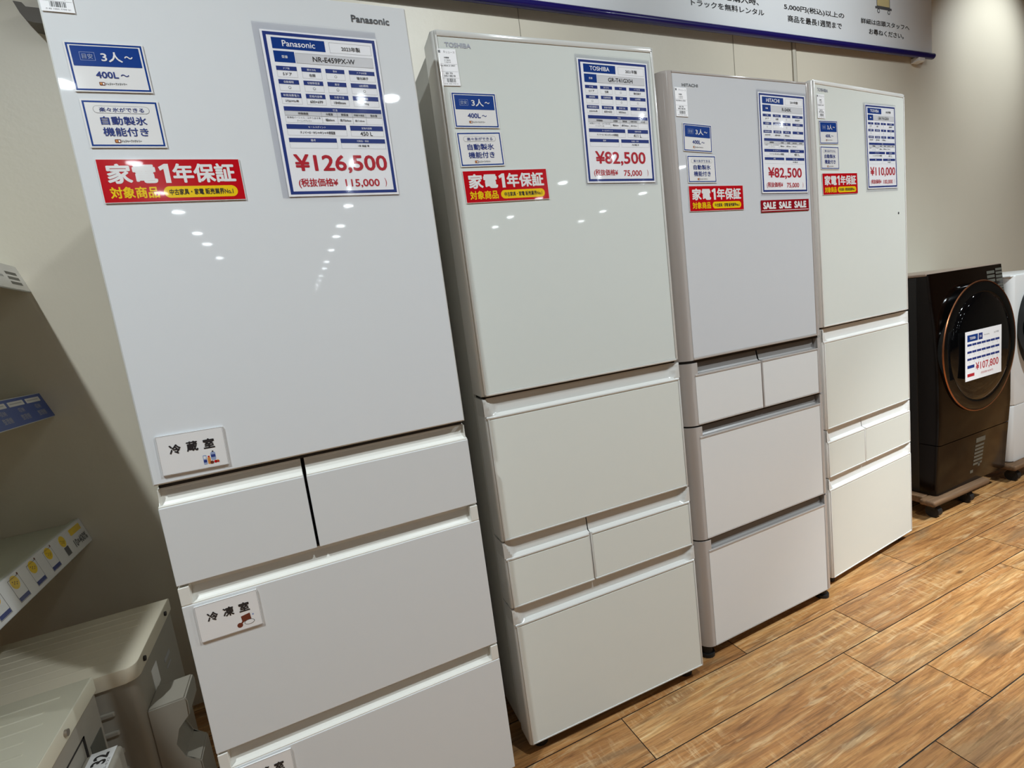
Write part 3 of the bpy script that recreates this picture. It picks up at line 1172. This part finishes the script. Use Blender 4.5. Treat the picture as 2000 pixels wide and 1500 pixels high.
CARDS = {'3': {1: (0.077, 1.680, 1.0), 2: (0.079, 1.660, 0.0), 3: (0.0765, 1.618, -2.5), 4: (0.081, 1.663, 2.0)},
         'ice': {1: (0.081, 1.591, 0.3), 2: (0.080, 1.575, 1.0), 3: (0.0845, 1.532, -0.6), 4: (0.083, 1.579, 0.8)},
         'red': {1: (0.136, 1.498, 0.0), 2: (0.135, 1.492, 0.6), 3: (0.135, 1.449, -0.5), 4: (0.141, 1.493, 1.2)},
         'tag': {1: (0.026, 1.7995, 0.0), 2: (0.029, 1.750, 1.2), 3: (0.026, 1.7135, -0.5), 4: (0.043, 1.745, 1.6)}}
for key, fn, nm, cat, txt, grp in (
        ('3', people_card, 'capacity_card', 'sign', 'small blue and white 3人 400L card on the %s', 'capacity cards on the doors'),
        ('ice', ice_card, 'feature_card', 'sign', 'small blue-bordered 自動製氷機能付き card on the %s', 'ice maker cards on the doors'),
        ('red', red_card, 'warranty_sign', 'sign', 'red 家電1年保証 strip on the %s', 'red warranty strips'),
        ('tag', tag_slip, 'paper_slip', 'tag', 'narrow white printed slip at top left of the %s', 'white paper slips')):
    first = None
    for f in (1, 2, 3, 4):
        if first is None:
            o = first = fn().done(nm)
        else:
            o = first.copy()
            COL.objects.link(o)
        x, z, r = CARDS[key][f]
        put(o, f, x, z, r, 0.0004)
        tag(o, txt % NTH[f], cat, grp)

# strip of SALE lettering
p = Print(221, 37, 0.0008, 'redd')
for i in range(3):
    p.text('SALE', 9 + i * 71, 5.5, 66 + i * 71, 27.5, 'gloss', 1, 0.055)
p.rect(2, 31.2, 219, 33.0, 'gloss', 1)
o = p.done('sale_strip')
put(o, 3, 0.427, 1.418, -0.3, 0.0004)
tag(o, 'dark red SALE SALE SALE strip under a price card on the rounded refrigerator', 'sign')

for word, kind, x, z, r, txt in (('冷蔵室', 'fridge', 0.0740, 1.0165, -1.2, 'white 冷蔵室 card at the bottom of the tall door of the nearest refrigerator'),
                                 ('冷凍室', 'freezer', 0.0730, 0.6850, -0.2, 'white 冷凍室 card with a little pan picture on the wide drawer of the nearest refrigerator'),
                                 ('野菜室', 'veg', 0.0735, 0.3300, -1.0, 'white card on the lowest drawer of the nearest refrigerator, cut off by the frame')):
    o = room_card(word, kind).done('compartment_card')
    put(o, 1, x, z, r, 0.0)
    tag(o, txt, 'sign', 'compartment cards on the nearest refrigerator')

# ------------------------------------------------------------------ banner on the wall
B = thing('wall_banner', 'long white cloth banner with a navy bar high on the wall above the refrigerators', 'banner', (0, 0, 0))
p = Print(4640, 560, 0.001, 'banner')
ox, oz = -0.60, 2.955                    # world position of the sheet's top left corner


def bt(s, x0, x1, z0, z1, m='black', bold=0.02):
    p.text(s, (x0 - ox) * 1000, (oz - z1) * 1000, (x1 - ox) * 1000, (oz - z0) * 1000, m, 4, bold)


def br(x0, x1, z0, z1, m, layer=4):
    p.rect((x0 - ox) * 1000, (oz - z1) * 1000, (x1 - ox) * 1000, (oz - z0) * 1000, m, layer)


bt('トラックを無料レンタル', 2.184, 2.648, 2.464, 2.493)
bt('ご購入時、', 2.40, 2.615, 2.508, 2.540)
bt('5,000円(税込)以上の', 2.790, 3.247, 2.506, 2.538)
bt('商品を最長1週間まで', 2.812, 3.225, 2.455, 2.487)
bt('詳細は店頭スタッフへ', 3.386, 3.820, 2.502, 2.530)
bt('お尋ねください。', 3.452, 3.765, 2.452, 2.481)
br(3.526, 3.643, 2.602, 2.80, 'ink')
br(3.530, 3.639, 2.606, 2.796, 'cart', 5)
br(3.512, 3.658, 2.590, 2.602, 'ink', 5)
for x in (3.540, 3.632):
    p.disc((x - ox) * 1000, (oz - 2.580) * 1000, 12, 'ink', 5)
    p.disc((x - ox) * 1000, (oz - 2.580) * 1000, 7, 'banner', 6)
p.EPS = 0.0003
sheet = p.done('banner_cloth', B)
sheet.location = (ox + 2.32, 0.822, oz - 0.28)
bm = bmesh.new()
tube(bm, (ox - 0.02, 0.820, 2.379), (4.045, 0.820, 2.379), 0.0165, 20)
link('bottom_bar', bm, M['bar'], B, smooth=True)
for x in (3.90, 0.4):
    bm = bmesh.new()
    box(bm, x, x + 0.06, 0.815, YW, 2.345, 2.372, 0, 0.003)
    link('bracket', bm, M['plasD'], B)

# solid grey shape standing in for a wall shadow behind the first refrigerator
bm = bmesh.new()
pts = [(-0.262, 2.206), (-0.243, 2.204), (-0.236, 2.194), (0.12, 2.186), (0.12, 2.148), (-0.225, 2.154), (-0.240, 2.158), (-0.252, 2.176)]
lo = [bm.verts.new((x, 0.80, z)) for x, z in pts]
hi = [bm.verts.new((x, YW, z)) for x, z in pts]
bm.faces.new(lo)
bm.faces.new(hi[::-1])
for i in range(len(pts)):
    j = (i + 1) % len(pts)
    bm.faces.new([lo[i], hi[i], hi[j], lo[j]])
o = link('wall_shadow_shape', bm, M['wallshadow'])
tag(o, 'dark grey shadow shape on the wall, half hidden behind the top of the nearest refrigerator', 'bracket')  # stands in for a wall shadow, not a real bracket

# ------------------------------------------------------------------ shelving at the left with angled label rails
RACK = []
for i, (xt, zt, xb, zb, txt) in enumerate(((-0.430, 0.738, -0.410, 0.658, 'lowest ivory wall shelf with a white label rail showing yellow pictures'),
                                          (-0.446, 1.139, -0.421, 1.063, 'middle ivory shelf with a blue label rail at the left edge'),
                                          (-0.425, 1.510, -0.403, 1.434, 'topmost shelf at the left edge with a pale grey label rail'))):
    S = thing('shelf', txt, 'shelf', (0, 0, 0), 0, 'shelves at the left edge')
    ya, yb = -0.75, 0.859
    bm = bmesh.new()
    box(bm, -0.90, xt - 0.004, ya, yb, zt - 0.034, zt - 0.012, 0, 0.002)
    box(bm, xt - 0.016, xt - 0.004, ya, yb, zt - 0.034, zt - 0.001, 0, 0.003)
    link('board', bm, M['shelf'], S)
    bm = bmesh.new()
    # tilted rail: a thin slanted plate running along Y
    th = 0.004
    P4 = [(xt, zt), (xb, zb), (xb - th, zb - 0.001), (xt - th, zt - 0.003)]
    lo = [bm.verts.new((x, ya, z)) for x, z in P4]
    hi = [bm.verts.new((x, yb, z)) for x, z in P4]
    bm.faces.new(lo)
    bm.faces.new(hi[::-1])
    for k in range(4):
        bm.faces.new([lo[k], hi[k], hi[(k + 1) % 4], lo[(k + 1) % 4]])
    link('label_rail', bm, M['rail'], S)
    L = math.hypot(xb - xt, zt - zb) * 1000
    p = Print((yb - ya) * 1000, L - 4, 0.0005, 'railblue' if i == 1 else 'gloss')
    W = (yb - ya) * 1000
    H = L - 4
    # u runs from the viewer's left (near, small y) to the wall (u = W)
    if i == 0:
        p.rrect(W - 95, 8, W - 20, 27, 3, 'yellow', 1)
        p.text('10×400%', W - 100, 40, W - 12, 64, 'ink', 1, 0.03)
        for c in range(7):
            u = W - 150 - c * 88
            p.disc(u, 22, 17, 'yellow', 1)
            for q in range(5):
                p.disc(u - 8 + q * 4, 18 + (q * 7) % 11, 1.6, 'brown', 2)
            if c == 0:
                p.rect(u - 12, 40, u + 14, 66, 'ink', 1)
            else:
                p.frame(u - 22, 10, u + 26, 70, 1.2, 'ink', 1)
                p.rect(u - 20, 58, u + 24, 68, 'navy', 2)
                p.disc(u + 24, 8, 3, 'brown', 2)
    elif i == 1:
        for c in range(8):
            u = W - 20 - c * 95
            p.rrect(u - 82, 8, u, 22, 2, 'gloss', 1)
            p.rect(u - 74, 13, u - 10, 16, 'line', 2)
            p.text('収納', u - 52, 28, u - 22, 42, 'line', 1, 0.0)
            p.text('整理棚', u - 60, 48, u - 14, 64, 'line', 1, 0.0)
    else:
        for c in range(6):
            u = W - 26 - c * 140
            for q in range(3):
                p.rect(u - 62, 22 + q * 15, u, 31 + q * 15, 'sticker', 1)
            p.rect(u - 120, 36, u - 84, 42, 'line', 1)
    o = p.done('label_strip', S)
    # sheet faces -Y by default: turn it to face +X and lean it along the rail
    ang = math.atan2(xb - xt, zt - zb)
    o.matrix_local = Matrix.Translation(((xt + xb) / 2 + 0.0006, (ya + yb) / 2, (zt + zb) / 2)) @ Matrix.Rotation(-ang, 4, 'Y') @ Matrix.Rotation(R(90), 4, 'Z')

# ------------------------------------------------------------------ outdoor air conditioner units at lower left
def ac_unit(label, xr, y0, y1, h, body, front_r):
    A = thing('air_conditioner_unit', label, 'air conditioner', (0, 0, 0), 0, 'outdoor air conditioner units')
    x0 = xr - 0.78
    bm = bmesh.new()
    box(bm, x0, xr, y0, y1, 0.05, h - 0.02, 0)
    # soften the front right corner
    es = [e for e in bm.edges if all(abs(v.co.x - xr) < 1e-5 and abs(v.co.y - y0) < 1e-5 for v in e.verts)]
    bmesh.ops.bevel(bm, geom=es, offset=front_r, segments=6, affect='EDGES', profile=0.5)
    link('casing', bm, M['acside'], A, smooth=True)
    bm = bmesh.new()
    pts = plan(-xr - 0.004, -x0 + 0.004, -y1, -y0, 0.0, 0.0)
    pts = plan(x0 - 0.004, xr + 0.004, y0 - 0.006, y1 + 0.002, 0.02, front_r + 0.004)
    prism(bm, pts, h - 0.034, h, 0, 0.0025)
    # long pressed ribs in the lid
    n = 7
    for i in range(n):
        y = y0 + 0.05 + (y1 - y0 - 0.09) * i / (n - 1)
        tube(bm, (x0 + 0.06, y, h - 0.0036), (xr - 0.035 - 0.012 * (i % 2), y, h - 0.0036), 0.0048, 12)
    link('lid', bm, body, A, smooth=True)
    return A


A1 = ac_unit('ivory outdoor air conditioner unit by the wall, behind the nearer one', -0.164, 0.212, 0.520, 0.540, M['acbody'], 0.018)
for y, z in ((0.462, 0.525), (0.262, 0.522)):
    bm = bmesh.new()
    tube(bm, (-0.160, y, z), (-0.156, y, z), 0.006)
    link('screw', bm, M['gap'], A1)
bm = bmesh.new()
box(bm, -0.1645, -0.1630, 0.296, 0.340, 0.415, 0.468, 0, 0.0005)
o = link('sticker', bm, M['gloss'], A1)
bm = bmesh.new()
box(bm, -0.1645, -0.1630, 0.395, 0.445, 0.425, 0.436, 0, 0.0005)
box(bm, -0.1645, -0.1630, 0.400, 0.440, 0.405, 0.410, 0, 0.0005)
link('brand_plate', bm, M['line'], A1)
bm = bmesh.new()
pr = [(-0.166, 0.418), (-0.092, 0.420), (-0.088, 0.412), (-0.090, 0.372), (-0.118, 0.352), (-0.130, 0.315), (-0.118, 0.275), (-0.088, 0.255), (-0.085, 0.08), (-0.166, 0.08)]
lo = [bm.verts.new((x, 0.222, z)) for x, z in pr]
hi = [bm.verts.new((x, 0.315, z)) for x, z in pr]
bm.faces.new(lo)
bm.faces.new(hi[::-1])
for i in range(len(pr)):
    j = (i + 1) % len(pr)
    bm.faces.new([lo[i], hi[i], hi[j], lo[j]])
bmesh.ops.bevel(bm, geom=list(bm.edges), offset=0.003, segments=2, affect='EDGES')
link('valve_cover', bm, M['acside'], A1, smooth=True)
bm = bmesh.new()
for i in range(5):
    z = 0.44 - i * 0.045
    box(bm, -0.36, -0.215, 0.2065, 0.213, z, z + 0.012, 0, 0.003)
link('front_grille', bm, M['acside'], A1)

A2 = ac_unit('pale ivory outdoor air conditioner unit in the bottom left corner with a tag numbered 32', -0.228, -0.140, 0.178, 0.560, M['acbody2'], 0.02)
bm = bmesh.new()
tube(bm, (-0.224, 0.035, 0.543), (-0.219, 0.035, 0.543), 0.0065)
link('screw', bm, M['screw'], A2, smooth=True)
bm = bmesh.new()
box(bm, -0.2285, -0.2268, 0.092, 0.099, 0.30, 0.487, 0)
box(bm, -0.2285, -0.2268, -0.06, 0.099, 0.484, 0.487, 0)
link('panel_slot', bm, M['gap'], A2)
bm = bmesh.new()
box(bm, -0.2285, -0.2268, 0.112, 0.168, 0.36, 0.452, 0)
link('warning_sticker', bm, M['sticker'], A2)
bm = bmesh.new()
box(bm, -0.229, -0.168, -0.03, 0.088, 0.16, 0.452, 0, 0.008, 3)
vc = link('valve_cover', bm, M['acside'], A2, smooth=True)
p = Print(78, 42, 0.0004, 'gloss')
p.text('32', 38, 9, 68, 33, 'black', 1, 0.03)
p.text('RAS-E22', 6, 34.5, 50, 38.5, 'ink', 1, 0.0)
o = p.done('number_label', vc)
o.matrix_local = Matrix.Translation((-0.197, 0.046, 0.4522)) @ Matrix.Rotation(R(90), 4, 'Z') @ Matrix.Rotation(R(-90), 4, 'X')

# ------------------------------------------------------------------ washing machines on wooden dollies
YF = 0.24


def dolly(x0, x1, label):
    D = thing('wooden_dolly', label, 'dolly', (0, 0, 0), 0, 'wooden dollies under the washing machines')
    for (y0, y1) in ((YF - 0.035, YF + 0.03), (0.70, 0.765)):
        bm = bmesh.new()
        box(bm, x0, x1, y0, y1, 0.070, 0.098, 0, 0.010, 3)
        link('board', bm, M['wood'], D, smooth=True)
    for xa in (x0 + 0.03, x1 - 0.09):
        bm = bmesh.new()
        box(bm, xa, xa + 0.06, YF + 0.03, 0.70, 0.066, 0.098, 0, 0.004)
        link('cross_board', bm, M['wood'], D)
    for x in (x0 + 0.07, x1 - 0.13):
        for y in (YF + 0.005, 0.73):
            bm = bmesh.new()
            tube(bm, (x - 0.016, y, 0.028), (x + 0.016, y, 0.028), 0.028, 24)
            box(bm, x - 0.021, x + 0.021, y - 0.014, y + 0.014, 0.040, 0.071, 0, 0.003)
            link('caster', bm, M['dark'], D, smooth=True)
    return D


dolly(2.80, 3.265, 'low wooden dolly with black casters under the dark brown washing machine')
dolly(3.50, 4.15, 'low wooden dolly under the white washing machine at the right edge')

W1 = thing('washing_machine', 'dark brown drum washing machine with a copper ring round its black door', 'washing machine', (0, 0, 0), 0, 'drum washing machines')
wx0, wx1, wz0, wz1 = 2.870, 3.476, 0.098, 1.128
BOW = ((0.09, 0.234), (0.14, 0.231), (0.27, 0.224), (0.45, 0.213), (0.66, 0.213), (0.89, 0.228), (1.02, 0.243), (1.13, 0.253))


def bow(z):
    for (za, ya), (zb, yb) in zip(BOW, BOW[1:]):
        if z <= zb:
            return ya + (yb - ya) * (z - za) / (zb - za)
    return BOW[-1][1]


def bowed_panel(bm, x0, x1, z0, z1, yback, r=0.014, n=14):
    rows = []
    for i in range(n + 1):
        z = z0 + (z1 - z0) * i / n
        y = bow(z)
        rows.append([bm.verts.new((x, yy, z)) for x, yy in ((x0, yback), (x0, y + r), (x0 + r * 0.3, y + r * 0.3), (x0 + r, y), (x1 - r, y), (x1 - r * 0.3, y + r * 0.3), (x1, y + r), (x1, yback))])
    k = len(rows[0])
    for a, b in zip(rows, rows[1:]):
        for j in range(k):
            bm.faces.new([a[j], a[(j + 1) % k], b[(j + 1) % k], b[j]])
    bm.faces.new(rows[0])
    bm.faces.new(rows[-1][::-1])


bm = bmesh.new()
box(bm, wx0, wx1, 0.30, 0.83, wz0, wz1 - 0.012, 1, 0.008, 3)
link('body', bm, [M['brownm'], M['brownside']], W1, smooth=True)
bm = bmesh.new()
bowed_panel(bm, wx0 + 0.001, wx1 - 0.001, 0.345, wz1 - 0.004, 0.302)
fp = link('front_panel', bm, M['brownm'], W1, smooth=True)
bm = bmesh.new()
bowed_panel(bm, wx0 + 0.001, wx1 - 0.001, wz0 + 0.002, 0.341, 0.302)
kp = link('kick_panel', bm, M['brownm'], W1, smooth=True)
bm = bmesh.new()
box(bm, wx0 - 0.002, wx1 + 0.002, 0.262, 0.832, wz1 - 0.012, wz1, 0, 0.005, 3)
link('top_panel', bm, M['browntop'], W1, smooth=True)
cx, cz, YD = 3.174, 0.763, 0.206
bm = bmesh.new()
lathe_y(bm, [(0.2995, YD + 0.002), (0.3030, YD + 0.001), (0.3045, YD - 0.0015), (0.3030, YD - 0.0045), (0.2995, YD - 0.005), (0.2985, YD - 0.0015), (0.2995, YD + 0.002)], cx, cz, 96)
link('door_ring', bm, M['copper'], W1, smooth=True)
bm = bmesh.new()
lathe_y(bm, [(0.294, YD + 0.045), (0.301, YD + 0.012), (0.3012, YD + 0.001), (0.296, YD - 0.004), (0.262, YD - 0.008), (0.250, YD - 0.005), (0.246, YD - 0.010), (0.22, YD - 0.020), (0.17, YD - 0.029), (0.10, YD - 0.034), (0.0, YD - 0.036)], cx, cz, 96)
dd = link('door', bm, M['bglass'], W1, smooth=True)
bm = bmesh.new()


def stick(x0, x1, z0, z1):
    y0, y1 = bow(z0), bow(z1)
    bm.faces.new([bm.verts.new(c) for c in ((x0, y0 - 0.0008, z0), (x1, y0 - 0.0008, z0), (x1, y1 - 0.0008, z1), (x0, y1 - 0.0008, z1))])


for (a, b, z0, z1) in ((0.455, 0.522, 1.025, 1.105), (0.532, 0.588, 1.045, 1.112), (0.540, 0.590, 0.985, 1.035), (0.545, 0.590, 0.95, 0.975)):
    for q in range(4):
        za = z0 + (z1 - z0) * q / 4
        stick(wx0 + a, wx0 + b, za, za + (z1 - z0) / 6)
link('control_sticker', bm, M['sticker'], W1)
bm = bmesh.new()
stick(3.175, 3.255, 0.292, 0.315)
for q in range(6):
    stick(3.172 - q * 0.002, 3.248 - q * 0.002, 0.270 - q * 0.018, 0.281 - q * 0.018)
stick(3.140, 3.165, 0.145, 0.160)
stick(3.205, 3.222, 0.168, 0.192)
link('energy_sticker', bm, M['sticker'], kp)
bm = bmesh.new()
box(bm, wx0 - 0.0008, wx0 + 0.001, 0.345, 0.46, 1.055, 1.095, 0)
link('side_sticker', bm, M['gloss'], W1)

# price card leaning on the door
p = Print(297, 222, 0.0008, 'paper')
p.rect(16, 16, 100, 46, 'blue', 1)
p.text('TOSHIBA', 34, 25, 82, 37, 'paper', 2, 0.01)
p.rect(106, 16, 138, 46, 'navy', 1)
p.text('型番', 114, 26, 130, 36, 'paper', 2, 0.0)
p.text('TW-127XP1L', 150, 22, 196, 38, 'ink', 1, 0.0, keep=True)
p.text('2021年製', 232, 22, 272, 34, 'ink', 1, 0.0, keep=True)
for r in range(3):
    v = 56 + r * 32
    for c in range(7):
        p.rect(16 + c * 38, v, 51 + c * 38, v + 10, 'navy', 1)
        p.text('○', 30 + c * 38, v + 14, 37 + c * 38, v + 21, 'line', 1, 0.0)
p.rect(16, 152, 72, 166, 'blue', 1)
p.rect(16, 190, 72, 204, 'priced', 1)
p.text('¥107,800', 82, 146, 272, 186, 'priced', 1, 0.014)
p.text('(税抜価格 98,000円)', 124, 194, 226, 206, 'priced', 1, 0.0)
o = p.done('price_card')
o.location = (3.117, 0.1685, 0.741)
tag(o, 'wide white price card reading 107,800 yen on the brown washing machine door', 'price card')

W2 = thing('washing_machine', 'white drum washing machine with a black round door, cut off at the right edge', 'washing machine', (0, 0, 0), 0, 'drum washing machines')
vx0, vx1, vz1 = 3.535, 4.135, 1.060
bm = bmesh.new()
box(bm, vx0, vx1, YF + 0.03, 0.83, 0.098, vz1 - 0.01, 0, 0.012, 3)
link('body', bm, M['ww'], W2, smooth=True)
bm = bmesh.new()
prism(bm, plan(vx0 + 0.002, vx1 - 0.002, YF, YF + 0.04, 0.03, 0.03), 0.40, vz1 - 0.004, 0, 0.006)
link('front_panel', bm, M['ww'], W2, smooth=True)
bm = bmesh.new()
prism(bm, plan(vx0 + 0.002, vx1 - 0.002, YF, YF + 0.04, 0.03, 0.03), 0.10, 0.397, 0, 0.006)
link('kick_panel', bm, M['ww'], W2, smooth=True)
bm = bmesh.new()
box(bm, vx0 - 0.002, vx1 + 0.002, YF + 0.004, 0.832, vz1 - 0.012, vz1, 0, 0.005, 3)
link('top_panel', bm, M['ww'], W2, smooth=True)
bm = bmesh.new()
lathe_y(bm, [(0.255, YF + 0.004), (0.262, YF - 0.03), (0.250, YF - 0.05), (0.20, YF - 0.065), (0.1, YF - 0.08), (0.0, YF - 0.084)], (vx0 + vx1) / 2 + 0.005, 0.79, 80)
link('door', bm, M['bglass'], W2, smooth=True)
